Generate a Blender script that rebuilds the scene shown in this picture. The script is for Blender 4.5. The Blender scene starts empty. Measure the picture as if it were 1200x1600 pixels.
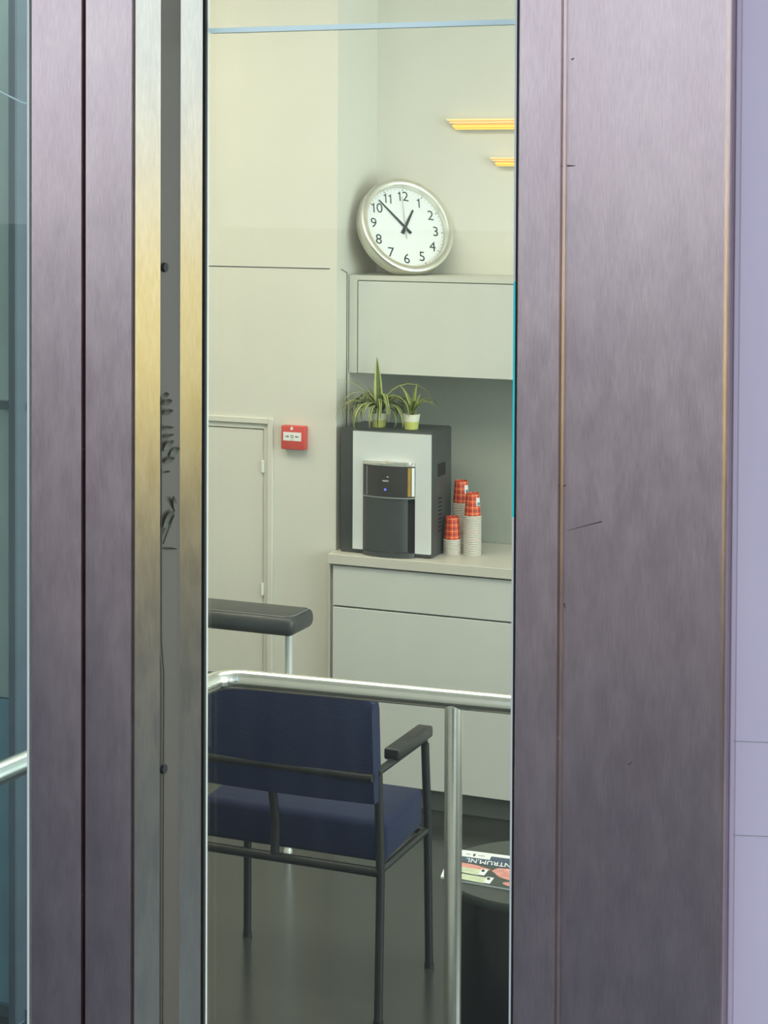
import bpy, bmesh, math, random
from mathutils import Vector, Matrix

# ------------------------------------------------------------------ camera, sky, light, exposure
sc = bpy.context.scene
COL = sc.collection
F, CX, CY, EYE = 3000.0, 600.0, 365.0, 2.17          # focal length and principal point in pixels of the 1200x1600 frame
YAW, PITCH, ROLL = math.atan(1241.0 / 3000.0), math.radians(1.48), 0.0047
_r0 = Vector((math.cos(YAW), math.sin(YAW), 0))
FWD = Vector((-math.sin(YAW) * math.cos(PITCH), math.cos(YAW) * math.cos(PITCH), -math.sin(PITCH)))
_u0 = _r0.cross(FWD)
RIGHT = _r0 * math.cos(ROLL) + _u0 * math.sin(ROLL)
UP = _u0 * math.cos(ROLL) - _r0 * math.sin(ROLL)
CAM = Vector((0, 0, EYE))
cd = bpy.data.cameras.new('camera')
cd.sensor_width = 36; cd.lens = F / 1600 * 36
cd.shift_y = (CY - 800) / 1600
cd.clip_start = 0.05; cd.clip_end = 300
cam = bpy.data.objects.new('camera', cd); COL.objects.link(cam)
cam.matrix_world = Matrix(((RIGHT.x, UP.x, -FWD.x, CAM.x), (RIGHT.y, UP.y, -FWD.y, CAM.y),
                           (RIGHT.z, UP.z, -FWD.z, CAM.z), (0, 0, 0, 1)))
sc.camera = cam

w = bpy.data.worlds.new('sky'); sc.world = w; w.use_nodes = True
wn = w.node_tree; bg = wn.nodes['Background']          # hazy sky, palest at the horizon, bluer overhead
_tc = wn.nodes.new('ShaderNodeTexCoord'); _sp = wn.nodes.new('ShaderNodeSeparateXYZ'); _cr = wn.nodes.new('ShaderNodeValToRGB')
wn.links.new(_tc.outputs['Generated'], _sp.inputs[0]); wn.links.new(_sp.outputs[2], _cr.inputs[0]); wn.links.new(_cr.outputs[0], bg.inputs[0])
_cr.color_ramp.elements[0].color = (0.89, 0.95, 1.0, 1); _cr.color_ramp.elements[1].color = (0.42, 0.55, 0.80, 1)
bg.inputs[1].default_value = 1.6
sun = bpy.data.lights.new('sun', 'SUN'); sun.energy = 6.5; sun.angle = math.radians(1.0); sun.color = (1.0, 0.93, 0.80)
so = bpy.data.objects.new('sun', sun); COL.objects.link(so)
so.rotation_euler = Vector((0.75, -0.35, -0.55)).to_track_quat('-Z', 'Y').to_euler()   # the street side of the building is in shade

def area(name, loc, rot, sx, sy, power, col):
    l = bpy.data.lights.new(name, 'AREA'); l.shape = 'RECTANGLE'; l.size = sx; l.size_y = sy
    l.energy = power; l.color = col
    o = bpy.data.objects.new(name, l); COL.objects.link(o); o.location = loc; o.rotation_euler = rot
    return o
# daylight through the large windows of the right-hand wall, and ceiling luminaires, the wide one added for room light
area('daylight_side_window', (1.95, 4.1, 1.9), (0, math.radians(90), 0), 2.4, 3.0, 118, (0.88, 1.0, 0.95))
area('street_fill_light', (0.75, 1.80, 1.7), (math.radians(90), 0, math.radians(180)), 1.6, 2.2, 52, (0.74, 0.93, 1.0))  # added cool fill that brightens the base cabinets
area('ceiling_lamp_light', (-2.3, 4.3, 3.33), (0, 0, 0), 2.4, 1.2, 36, (1.0, 0.93, 0.78))  # light of the added wide luminaire
area('ceiling_lamp_light', (-4.0, 4.9, 3.33), (0, 0, 0), 0.6, 1.2, 22, (1.0, 0.80, 0.55))

vs = sc.view_settings
vs.view_transform = 'Standard'; vs.look = 'None'; vs.exposure = 0.0; vs.gamma = 1.0; vs.use_curve_mapping = False
sc.cycles.use_denoising = True
sc.cycles.max_bounces = 10; sc.cycles.transparent_max_bounces = 16

def ray(px, py): return FWD * F + RIGHT * (px - CX) - UP * (py - CY)
def PY(px, py, Y): d = ray(px, py); return CAM + d * (Y / d.y)
def PZ(px, py, Z): d = ray(px, py); return CAM + d * ((Z - EYE) / d.z)
def XA(px, Y, py=800): return PY(px, py, Y).x
def ZA(px, py, Y): return PY(px, py, Y).z

# ------------------------------------------------------------------ materials
def nt_mat(name):
    m = bpy.data.materials.new(name); m.use_nodes = True
    nt = m.node_tree
    return m, nt, nt.nodes['Principled BSDF']

def noise(nt, scale, detail=3, stretch=None, rough=0.5):
    tc = nt.nodes.new('ShaderNodeTexCoord'); mp = nt.nodes.new('ShaderNodeMapping')
    nt.links.new(tc.outputs['Object'], mp.inputs[0])
    if stretch: mp.inputs['Scale'].default_value = stretch
    n = nt.nodes.new('ShaderNodeTexNoise'); n.inputs['Scale'].default_value = scale
    n.inputs['Detail'].default_value = detail; n.inputs['Roughness'].default_value = rough
    nt.links.new(mp.outputs[0], n.inputs['Vector'])
    return n

def ramp(nt, src, stops):
    r = nt.nodes.new('ShaderNodeValToRGB')
    e = r.color_ramp.elements
    e[0].position, e[0].color = stops[0][0], (*stops[0][1], 1)
    e[1].position, e[1].color = stops[-1][0], (*stops[-1][1], 1)
    for p, c in stops[1:-1]:
        q = e.new(p); q.color = (*c, 1)
    nt.links.new(src, r.inputs[0])
    return r

def paint(name, col, rough=0.5, var=0.06, scale=6, metallic=0.0, stretch=None, bump=0.0, bscale=200, spec=0.5, coat=0.0):
    m, nt, b = nt_mat(name)
    n = noise(nt, scale, 4, stretch)
    c1 = tuple(max(0, c * (1 - var)) for c in col); c2 = tuple(min(1, c * (1 + var)) for c in col)
    r = ramp(nt, n.outputs['Fac'], [(0.3, c1), (0.7, c2)])
    nt.links.new(r.outputs[0], b.inputs['Base Color'])
    b.inputs['Roughness'].default_value = rough; b.inputs['Metallic'].default_value = metallic
    b.inputs['Specular IOR Level'].default_value = spec
    b.inputs['Coat Weight'].default_value = coat
    if bump:
        n2 = noise(nt, bscale, 2)
        bp = nt.nodes.new('ShaderNodeBump'); bp.inputs['Strength'].default_value = bump
        bp.inputs['Distance'].default_value = 0.002
        nt.links.new(n2.outputs['Fac'], bp.inputs['Height']); nt.links.new(bp.outputs[0], b.inputs['Normal'])
    return m

def brushed(name, col, rough, mott=0.13, streak=0.10):
    """brushed metal: fine vertical streaks over broad, weathered mottling"""
    m, nt, b = nt_mat(name)
    n1 = noise(nt, 7, 5, (1, 1, 0.55), 0.6)
    n2 = noise(nt, 900, 3, (1, 1, 0.07))
    n3 = noise(nt, 60, 4, (1, 1, 0.30), 0.65)
    a = ramp(nt, n1.outputs['Fac'], [(0.3, (1 - mott, 1 - mott * 1.15, 1 - mott * 0.9)), (0.7, (1 + 0.0, 1.0, 1.0))])
    s = ramp(nt, n2.outputs['Fac'], [(0.35, (1 - streak,) * 3), (0.65, (1.0,) * 3)])
    d = ramp(nt, n3.outputs['Fac'], [(0.35, (0.90, 0.90, 0.91)), (0.6, (1.0,) * 3)])
    def mul(x, y):
        k = nt.nodes.new('ShaderNodeMix'); k.data_type = 'RGBA'; k.blend_type = 'MULTIPLY'; k.inputs[0].default_value = 1
        nt.links.new(x, k.inputs[6]); nt.links.new(y, k.inputs[7]); return k.outputs[2]
    rgb = nt.nodes.new('ShaderNodeRGB'); rgb.outputs[0].default_value = (*col, 1)
    c = mul(mul(mul(rgb.outputs[0], a.outputs[0]), s.outputs[0]), d.outputs[0])
    nt.links.new(c, b.inputs['Base Color'])
    b.inputs['Metallic'].default_value = 1
    rr = nt.nodes.new('ShaderNodeMapRange')
    rr.inputs['To Min'].default_value = rough - 0.05; rr.inputs['To Max'].default_value = rough + 0.05
    nt.links.new(n3.outputs['Fac'], rr.inputs['Value']); nt.links.new(rr.outputs[0], b.inputs['Roughness'])
    bp = nt.nodes.new('ShaderNodeBump'); bp.inputs['Strength'].default_value = 0.06; bp.inputs['Distance'].default_value = 0.001
    nt.links.new(n2.outputs['Fac'], bp.inputs['Height']); nt.links.new(bp.outputs[0], b.inputs['Normal'])
    return m

def glass(name, tint, refl=0.045, veil=0.0, veilcol=(0.5, 0.55, 0.5)):
    """window glass: clear straight-through body, fresnel reflection, a thin film of dust"""
    m = bpy.data.materials.new(name); m.use_nodes = True; nt = m.node_tree; nt.nodes.clear()
    out = nt.nodes.new('ShaderNodeOutputMaterial')
    tr = nt.nodes.new('ShaderNodeBsdfTransparent'); tr.inputs[0].default_value = (*tint, 1)
    gl = nt.nodes.new('ShaderNodeBsdfGlossy'); gl.inputs['Roughness'].default_value = 0.0
    lw = nt.nodes.new('ShaderNodeLayerWeight'); lw.inputs['Blend'].default_value = 0.5
    pw = nt.nodes.new('ShaderNodeMath'); pw.operation = 'POWER'; pw.inputs[1].default_value = 5
    nt.links.new(lw.outputs['Facing'], pw.inputs[0])
    mr = nt.nodes.new('ShaderNodeMapRange'); mr.inputs['To Min'].default_value = refl; mr.inputs['To Max'].default_value = 1
    nt.links.new(pw.outputs[0], mr.inputs['Value'])
    mx = nt.nodes.new('ShaderNodeMixShader')
    nt.links.new(mr.outputs[0], mx.inputs[0]); nt.links.new(tr.outputs[0], mx.inputs[1]); nt.links.new(gl.outputs[0], mx.inputs[2])
    last = mx.outputs[0]
    if veil:
        df = nt.nodes.new('ShaderNodeBsdfDiffuse'); df.inputs[0].default_value = (*veilcol, 1)
        n = noise(nt, 5, 5, (6, 1, 0.6), 0.6)
        r2 = nt.nodes.new('ShaderNodeMapRange'); r2.inputs['From Min'].default_value = 0.35; r2.inputs['From Max'].default_value = 0.7
        r2.inputs['To Min'].default_value = veil * 0.5; r2.inputs['To Max'].default_value = veil * 1.6
        nt.links.new(n.outputs['Fac'], r2.inputs['Value'])
        m2 = nt.nodes.new('ShaderNodeMixShader')
        nt.links.new(r2.outputs[0], m2.inputs[0]); nt.links.new(last, m2.inputs[1]); nt.links.new(df.outputs[0], m2.inputs[2])
        last = m2.outputs[0]
    nt.links.new(last, out.inputs[0])
    return m

def emit(name, col, strength):
    m, nt, b = nt_mat(name)
    b.inputs['Base Color'].default_value = (*col, 1)
    b.inputs['Emission Color'].default_value = (*col, 1); b.inputs['Emission Strength'].default_value = strength
    return m

def tartan():
    m, nt, b = nt_mat('tartan_paper')
    tc = nt.nodes.new('ShaderNodeTexCoord'); sp = nt.nodes.new('ShaderNodeSeparateXYZ')
    nt.links.new(tc.outputs['Object'], sp.inputs[0])
    def M(op, a, bb=None):
        k = nt.nodes.new('ShaderNodeMath'); k.operation = op
        for i, v in enumerate((a, bb)):
            if v is None: continue
            if isinstance(v, (int, float)): k.inputs[i].default_value = v
            else: nt.links.new(v, k.inputs[i])
        return k.outputs[0]
    ang = M('MULTIPLY', M('ARCTAN2', sp.outputs[1], sp.outputs[0]), 9 / (2 * math.pi))
    z = M('MULTIPLY', sp.outputs[2], 1 / 0.021)
    def band(v, off, wid): return M('LESS_THAN', M('FRACT', M('ADD', v, off)), wid)
    dark = M('MULTIPLY', M('MAXIMUM', band(ang, 10.0, 0.22), band(z, 10.0, 0.20)), 0.62)
    yel = M('MULTIPLY', M('MAXIMUM', band(ang, 10.38, 0.09), band(z, 10.40, 0.08)), 0.75)
    def mix(f, a, c):
        k = nt.nodes.new('ShaderNodeMix'); k.data_type = 'RGBA'; nt.links.new(f, k.inputs[0])
        if isinstance(a, tuple): k.inputs[6].default_value = (*a, 1)
        else: nt.links.new(a, k.inputs[6])
        k.inputs[7].default_value = (*c, 1); return k.outputs[2]
    c = mix(yel, mix(dark, (0.80, 0.055, 0.03), (0.06, 0.03, 0.02)), (0.85, 0.55, 0.12))
    nt.links.new(c, b.inputs['Base Color']); b.inputs['Roughness'].default_value = 0.45
    return m

def fabric():
    m, nt, b = nt_mat('blue_upholstery')
    n = noise(nt, 900, 2); wv = noise(nt, 90, 3, (1, 1, 3))
    a = ramp(nt, n.outputs['Fac'], [(0.3, (0.006, 0.011, 0.036)), (0.7, (0.014, 0.024, 0.078))])
    nt.links.new(a.outputs[0], b.inputs['Base Color']); b.inputs['Roughness'].default_value = 0.95
    b.inputs['Sheen Weight'].default_value = 0.05
    bp = nt.nodes.new('ShaderNodeBump'); bp.inputs['Strength'].default_value = 0.5; bp.inputs['Distance'].default_value = 0.002
    nt.links.new(wv.outputs['Fac'], bp.inputs['Height']); nt.links.new(bp.outputs[0], b.inputs['Normal'])
    return m

M = dict(
    bronze=brushed('bronze_brushed_metal', (0.60, 0.515, 0.52), 0.25),
    steel=brushed('reveal_stainless', (0.64, 0.66, 0.60), 0.22, 0.06, 0.08),
    recess=paint('recess_dark_brown', (0.086, 0.068, 0.056), 0.6, 0.10, 9, stretch=(1, 1, .3)),
    lilac=paint('lilac_paint', (0.58, 0.51, 0.62), 0.55, 0.05, 14, stretch=(1, 1, 0.2)),
    gasket=paint('black_rubber', (0.006, 0.006, 0.007), 0.7),
    bead=paint('pale_glazing_bead', (0.85, 0.88, 0.82), 0.25),
    cyan=paint('cyan_edge_glint', (0.04, 0.95, 1.0), 0.2),
    glass_edge=paint('green_glass_edge', (0.74, 0.93, 0.90), 0.1),
    glass=glass('window_glass', (0.96, 0.985, 0.97), 0.018, 0.010, (0.62, 0.66, 0.58)),
    glass_blue=glass('blue_green_glass', (0.87, 0.95, 0.97), 0.03, 0.03, (0.5, 0.6, 0.62)),
    wall=paint('cream_wall_paint', (0.71, 0.70, 0.62), 0.6, 0.02, 3, bump=0.08),
    cab=paint('grey_lacquer', (0.635, 0.645, 0.60), 0.42, 0.02, 4),
    cabside=paint('grey_laminate', (0.62, 0.62, 0.55), 0.45, 0.02, 4),
    niche_back=paint('niche_back_grey', (0.34, 0.37, 0.32), 0.5, 0.03, 5),
    worktop=paint('worktop_laminate', (0.62, 0.60, 0.52), 0.4, 0.03, 10),
    gap=paint('dark_joint', (0.06, 0.065, 0.06), 0.8),
    ceiling=paint('white_ceiling', (0.8, 0.8, 0.78), 0.8, 0.02),
    floor=paint('dark_linoleum', (0.040, 0.043, 0.038), 0.20, 0.10, 8, bump=0.02, bscale=500),
    plinth=paint('plinth_grey', (0.17, 0.18, 0.155), 0.5, 0.05),
    chrome=paint('polished_steel', (0.88, 0.88, 0.84), 0.22, 0.03, 20, 1.0, (1, 1, 1)),
    chrome_b=paint('bright_chrome', (0.90, 0.93, 0.91), 0.30, 0.02, 20, 0.35),
    blackmetal=paint('black_powder_coat', (0.018, 0.020, 0.019), 0.42, 0.1, 30),
    blackpad=paint('black_armrest_plastic', (0.020, 0.021, 0.020), 0.33, 0.1, 40),
    vinyl=paint('charcoal_vinyl', (0.050, 0.055, 0.055), 0.38, 0.12, 18, bump=0.15, bscale=300),
    piping=paint('grey_piping', (0.20, 0.21, 0.20), 0.45),
    blackgloss=paint('black_gloss_laminate', (0.005, 0.006, 0.007), 0.18, 0.1),
    tabletop=paint('table_top_grey', (0.045, 0.054, 0.048), 0.4, 0.08, 12),
    fabric=fabric(),
    machblack=paint('machine_graphite', (0.055, 0.062, 0.060), 0.40, 0.08, 25),
    machgloss=paint('smoked_gloss_plastic', (0.045, 0.042, 0.038), 0.10, 0.1, 10),
    machsilver=paint('machine_silver', (0.78, 0.81, 0.80), 0.35, 0.03, 5, 0.15),
    machlid=paint('machine_lid_silver', (0.80, 0.80, 0.74), 0.2, 0.05, 40, 0.8),
    gold=paint('gold_foil_strip', (0.55, 0.34, 0.07), 0.3, 0.1, 30, 0.6),
    white=paint('white_print', (0.86, 0.87, 0.84), 0.5, 0.02),
    led=emit('blue_led', (0.12, 0.12, 0.9), 1.5),
    alarm=paint('alarm_red', (0.66, 0.085, 0.07), 0.4, 0.04),
    ink=paint('dark_ink', (0.03, 0.035, 0.035), 0.5),
    greyink=paint('grey_ink', (0.30, 0.32, 0.31), 0.5),
    rim=paint('clock_aluminium', (0.80, 0.79, 0.70), 0.34, 0.05, 15, 1.0),
    dial=paint('clock_dial', (0.80, 0.84, 0.84), 0.5, 0.01),
    tartan=tartan(),
    cuprim=paint('cup_rim_paper', (0.74, 0.70, 0.61), 0.6, 0.04, 60),
    cup_gap=paint('cup_gap_shade', (0.20, 0.17, 0.14), 0.7, 0.05, 60),
    teal=paint('teal_ink', (0.04, 0.28, 0.36), 0.5),
    leaf=paint('leaf_green', (0.085, 0.130, 0.028), 0.45, 0.25, 40),
    leafpale=paint('leaf_pale_edge', (0.42, 0.45, 0.15), 0.45, 0.12, 40),
    leaf2=paint('leaf_lime', (0.16, 0.21, 0.030), 0.45, 0.2, 40),
    potwhite=paint('pot_cream', (0.80, 0.79, 0.63), 0.35, 0.02),
    potlime=paint('pot_lime', (0.58, 0.60, 0.16), 0.35, 0.05),
    soil=paint('potting_soil', (0.035, 0.025, 0.016), 0.95, 0.3, 80),
    cover=paint('magazine_cover', (0.045, 0.060, 0.052), 0.35),
    navy=paint('magazine_navy', (0.045, 0.075, 0.125), 0.35),
    paper=paint('magazine_paper', (0.80, 0.83, 0.82), 0.45, 0.02),
    pink=paint('magazine_pink', (0.70, 0.30, 0.26), 0.4, 0.25, 60),
    mint=paint('magazine_mint', (0.58, 0.64, 0.44), 0.4, 0.12, 60),
    yellow=paint('reflector_yellow', (0.86, 0.66, 0.20), 0.8, 0.08, 2),
    asphalt=paint('grey_paving', (0.11, 0.105, 0.105), 0.8, 0.15, 1.5),
    plaster=paint('street_plaster', (0.55, 0.55, 0.52), 0.7, 0.05),
    tealpanel=paint('teal_panel', (0.46, 0.60, 0.60), 0.55, 0.10, 4),
    bluepanel=paint('blue_panel', (0.20, 0.38, 0.52), 0.5, 0.12, 5),
    slate=paint('slate_post', (0.10, 0.13, 0.155), 0.45, 0.08, 10),
    cable=paint('white_cable', (0.85, 0.86, 0.82), 0.4),
    leaf_refl=paint('reflected_leaf', (0.055, 0.055, 0.036), 0.6, 0.2, 60),
    lamp=emit('yellow_glow_bar', (1.0, 0.58, 0.10), 0.55),  # emissive yellow of the strips right of the clock
    glow_pale=emit('pale_glow_bar', (1.0, 0.70, 0.30), 0.35),
    panel_light=emit('ceiling_diffuser', (1.0, 0.95, 0.85), 2.0),
)

# ------------------------------------------------------------------ helpers
def B(): return bmesh.new()

def box(bm, x0, x1, y0, y1, z0, z1, bev=0.0, seg=2):
    vs_ = [bm.verts.new(p) for p in ((x0, y0, z0), (x1, y0, z0), (x1, y1, z0), (x0, y1, z0),
                                     (x0, y0, z1), (x1, y0, z1), (x1, y1, z1), (x0, y1, z1))]
    fs = [bm.faces.new([vs_[i] for i in q]) for q in ((3, 2, 1, 0), (4, 5, 6, 7), (0, 1, 5, 4), (1, 2, 6, 5), (2, 3, 7, 6), (3, 0, 4, 7))]
    if bev:
        es = list({e for f in fs for e in f.edges})
        bmesh.ops.bevel(bm, geom=es, offset=bev, segments=seg, profile=0.5, affect='EDGES')
    return bm

def prism(bm, pts, z0, z1):
    lo = [bm.verts.new((x, y, z0)) for x, y in pts]; hi = [bm.verts.new((x, y, z1)) for x, y in pts]
    n = len(pts)
    for i in range(n):
        bm.faces.new((lo[i], lo[(i + 1) % n], hi[(i + 1) % n], hi[i]))
    bm.faces.new(lo[::-1]); bm.faces.new(hi)
    return bm

def slab(bm, pts, y0, y1):
    """polygon in XZ, extruded along Y"""
    a = [bm.verts.new((x, y0, z)) for x, z in pts]; b = [bm.verts.new((x, y1, z)) for x, z in pts]
    n = len(pts)
    for i in range(n): bm.faces.new((a[i], a[(i + 1) % n], b[(i + 1) % n], b[i]))
    bm.faces.new(a[::-1]); bm.faces.new(b)
    return bm

def lathe(bm, prof, seg=32, cx=0, cy=0, a0=0, a1=2 * math.pi):
    full = abs(a1 - a0 - 2 * math.pi) < 1e-6
    n = seg if full else seg + 1
    rings = []
    for r, z in prof:
        if r < 1e-6:
            v = bm.verts.new((cx, cy, z)); rings.append([v] * n)
        else:
            rings.append([bm.verts.new((cx + r * math.cos(a0 + (a1 - a0) * i / seg), cy + r * math.sin(a0 + (a1 - a0) * i / seg), z)) for i in range(n)])
    for k in range(len(rings) - 1):
        for i in range(seg):
            j = (i + 1) % n
            q = [rings[k][i], rings[k][j], rings[k + 1][j], rings[k + 1][i]]
            u = []
            for v in q:
                if v not in u: u.append(v)
            if len(u) > 2: bm.faces.new(u)
    return bm

def tube(bm, pts, r, seg=12, cap=True):
    pts = [Vector(p) for p in pts]; n = len(pts)
    rings = []; ref = None
    for i, p in enumerate(pts):
        t = (pts[min(i + 1, n - 1)] - pts[max(i - 1, 0)]).normalized()
        if ref is None:
            ref = t.orthogonal().normalized()
        ref = (ref - t * ref.dot(t)).normalized(); bn = t.cross(ref)
        rr = r[i] if isinstance(r, (list, tuple)) else r
        rings.append([bm.verts.new(p + (ref * math.cos(2 * math.pi * k / seg) + bn * math.sin(2 * math.pi * k / seg)) * rr) for k in range(seg)])
    for a, b in zip(rings, rings[1:]):
        for k in range(seg): bm.faces.new((a[k], a[(k + 1) % seg], b[(k + 1) % seg], b[k]))
    if cap:
        bm.faces.new(rings[0][::-1]); bm.faces.new(rings[-1])
    return bm

def fillet(a, c, b, r, n=10):
    a, b, c = Vector(a), Vector(b), Vector(c)
    d1, d2 = (a - c).normalized(), (b - c).normalized()
    ang = d1.angle(d2); L = r / math.tan(ang / 2)
    p, q = c + d1 * L, c + d2 * L
    cen = c + (d1 + d2).normalized() * (r / math.sin(ang / 2))
    out = []
    for i in range(n + 1):
        t = i / n
        v = (p - cen).lerp(q - cen, t).normalized() * r
        out.append(cen + v)
    return out

def tag(o, label, cat=None, group=None, kind=None):
    o['label'] = label
    if cat: o['category'] = cat
    if group: o['group'] = group
    if kind: o['kind'] = kind
    return o

def obj(name, bm, mat, parent=None, smooth=False, local=False, label=None):
    me = bpy.data.meshes.new(name)
    if parent is not None and not local:
        bmesh.ops.translate(bm, verts=bm.verts, vec=-parent.location)
    bmesh.ops.recalc_face_normals(bm, faces=bm.faces)
    bm.to_mesh(me); bm.free()
    for m in (mat if isinstance(mat, (list, tuple)) else [mat]): me.materials.append(M[m] if isinstance(m, str) else m)
    if smooth:
        for p in me.polygons: p.use_smooth = True
        try: me.set_sharp_from_angle(angle=math.radians(38))
        except Exception: pass
    o = bpy.data.objects.new(name, me); COL.objects.link(o)
    if parent is not None: o.parent = parent
    if label: o['label'] = label
    return o

def sub(name, bm, mat, part, thing_, **k):
    """a sub-part: built in world coordinates, parented to a part whose own origin is the thing's"""
    o = obj(name, bm, mat, thing_, **k); o.parent = part
    return o

def thing(name, label, cat, loc, group=None, kind=None):
    o = bpy.data.objects.new(name, None); COL.objects.link(o); o.location = Vector(loc)
    o.empty_display_size = 0.05
    return tag(o, label, cat, group, kind)

def text_mesh(s, size, mat, name, parent, mtx, part=None, extrude=0.0002, align='CENTER'):
    cu = bpy.data.curves.new('txt', 'FONT'); cu.body = s; cu.size = size; cu.extrude = extrude
    cu.align_x = align; cu.align_y = 'CENTER'; cu.resolution_u = 3
    to = bpy.data.objects.new('txt', cu); COL.objects.link(to)
    bpy.context.view_layer.update()
    dg = bpy.context.evaluated_depsgraph_get()
    me = bpy.data.meshes.new_from_object(to.evaluated_get(dg))
    bpy.data.objects.remove(to); bpy.data.curves.remove(cu)
    me.transform(mtx); me.materials.clear(); me.materials.append(M[mat])
    o = bpy.data.objects.new(name, me); COL.objects.link(o); o.parent = part or parent
    return o

# ------------------------------------------------------------------ setting: the room
FZ, CZ = 0.0, 3.40
YC, YL, YU, YB = 6.13, 6.17, 6.27, 6.53       # base cabinet front, wall with the low door, upper cabinet front, niche back wall
YG = 1.668                                     # glass plane
XL, XR = -5.6, 2.0
XRET = XA(527, YL, 300)                        # outer corner of the wall beside the cabinets
def struct(name, bm, mat, label, cat, **k): return tag(obj(name, bm, mat, **k), label, cat, kind='structure')

struct('floor', box(B(), XL - .1, XR + .1, YG + .012, YB + .1, -0.1, 0), 'floor', 'dark polished floor of the room behind the glass', 'floor')
struct('ceiling', box(B(), XL - .1, XR + .1, YG - .1, YB + .1, CZ, CZ + .15), 'ceiling', 'white ceiling of the room above the clock', 'ceiling')
struct('wall_back', box(B(), XRET, XR + .1, YB, YB + .1, 0, CZ), 'wall', 'pale wall behind the clock and cabinets', 'wall')
# the wall with the low door, with a real opening for the door
dx1 = XA(418, YL); dtop = ZA(380, 661.5, YL)
dx0 = dx1 - 0.86
b = B()
ZG = ZA(430, 418, YL)
box(b, XL, dx0, YL, YB + .1, 0, CZ)
box(b, dx1, XRET, YL, YB + .1, 0, CZ)
box(b, dx0, dx1, YL, YB + .1, dtop, CZ)
wl = struct('wall_left', b, 'wall', 'cream wall with the red alarm box and low door', 'wall')
box_g = B(); box(box_g, XA(300, YL), XA(514, YL), YL - .0012, YL + .002, ZG - .0016, ZG + .0016)
obj('joint_line', box_g, 'gap', wl)
# panel joint on the return of that wall beside the wall cabinet: slopes down, then runs straight to the counter
b = B()
ya, yb = YL + .035, YU - .012
za, zb = ZA(533, 420.5, ya), ZA(547, 426.5, yb)
def pr(p, q, wd):
    d = (Vector(q) - Vector(p)).normalized(); n = Vector((0, -d.z, d.y)) * wd
    pts = [Vector(p) + n, Vector(q) + n, Vector(q) - n, Vector(p) - n]
    lo = [b.verts.new((XRET - .002, v.y, v.z)) for v in pts]; hi = [b.verts.new((XRET + .0008, v.y, v.z)) for v in pts]
    for i in range(4): b.faces.new((lo[i], lo[(i + 1) % 4], hi[(i + 1) % 4], hi[i]))
    b.faces.new(hi)
pr((0, ya, za), (0, yb, zb), .0014); pr((0, yb, zb), (0, yb, 1.30), .003)
obj('joint_line', b, 'gap', wl)

# low door
d1 = thing('door_1', 'low cream cupboard door in the wall left of the alarm', 'door', (dx0, YL, 0), kind='structure')
lx1 = XA(410, YL); ltop = ZA(370, 669.5, YL)
obj('leaf', box(B(), dx0 + .05, lx1, YL + .006, YL + .045, .01, ltop, .002, 1), 'wall', d1)
fr = B()
box(fr, lx1 + .0035, dx1 - .0006, YL + .003, YL + .09, 0, dtop - .0006)
box(fr, dx0 + .0006, dx0 + .046, YL + .003, YL + .09, 0, dtop - .0006)
box(fr, dx0 + .046, lx1 + .0035, YL + .003, YL + .09, ltop + .004, dtop - .0006)
obj('frame', fr, 'wall', d1)
ar = B()
ax = XA(427, YL); at_ = ZA(380, 651, YL)
box(ar, dx1 + .002, ax, YL - .008, YL, 0, at_, .002, 1); box(ar, dx0 - .02, dx1 + .002, YL - .008, YL, dtop + .003, at_, .002, 1)
obj('architrave', ar, 'wall', d1)
for zz in (ZA(410, 729, YL), ZA(410, 921, YL)):
    obj('hinge', box(B(), lx1 - .004, lx1 + .006, YL - .004, YL + .01, zz - .022, zz + .022, .002, 1), 'bead', d1)
obj('door_backing', box(B(), dx0 + .001, dx1 - .001, YL + .091, YL + .12, 0.001, dtop - .001), 'gap', d1)
struct('baseboard_left', box(B(), ax + .002, XRET, YL - .012, YL, 0, .07, .003, 1), 'wall', 'low cream skirting right of the cupboard door', 'baseboard')

# other sides of the room
struct('wall_side', box(B(), XL - .1, XL, YG, YB + .1, 0, CZ), 'wall', 'cream side wall far to the left', 'wall')
b = B()
box(b, XR, XR + .1, YG, 2.5, 0, CZ); box(b, XR, XR + .1, 5.7, YB + .1, 0, CZ)
box(b, XR, XR + .1, 2.5, 5.7, 0, .65); box(b, XR, XR + .1, 2.5, 5.7, 3.15, CZ)
struct('wall_right', b, 'wall', 'cream side wall with the large daylight window', 'wall')
w3 = thing('window_3', 'large daylight window in the right side wall', 'window', (XR, 4.1, .65), kind='structure')
b = B()
for y in (2.5, 4.07, 5.64): box(b, XR + .02, XR + .08, y, y + .06, .65, 3.15)
box(b, XR + .02, XR + .08, 2.56, 5.64, .65, .71); box(b, XR + .02, XR + .08, 2.56, 5.64, 3.09, 3.15)
obj('window_frame', b, 'bead', w3)
for i, (xx, yy, sx, sy) in enumerate(((-2.3, 4.3, 2.4, 1.2), (-4.0, 4.9, .6, 1.2))):
    t = thing('ceiling_lamp', ('added, unseen wide' if i == 0 else 'small warm') + ' flat luminaire recessed in the white ceiling', 'lamp', (xx, yy, CZ))  # the wide one is added to light the room
    b = B()
    for s in (-1, 1):
        box(b, xx + s * (sx / 2 + .02) - .02, xx + s * (sx / 2 + .02) + .02, yy - sy / 2 - .04, yy + sy / 2 + .04, CZ - .05, CZ - .0005)
        box(b, xx - sx / 2, xx + sx / 2, yy + s * (sy / 2 + .02) - .02, yy + s * (sy / 2 + .02) + .02, CZ - .05, CZ - .0005)
    obj('frame', b, 'bead', t)
    obj('diffuser', box(B(), xx - sx / 2, xx + sx / 2, yy - sy / 2, yy + sy / 2, CZ - .045, CZ - .0005), 'panel_light', t)

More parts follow.
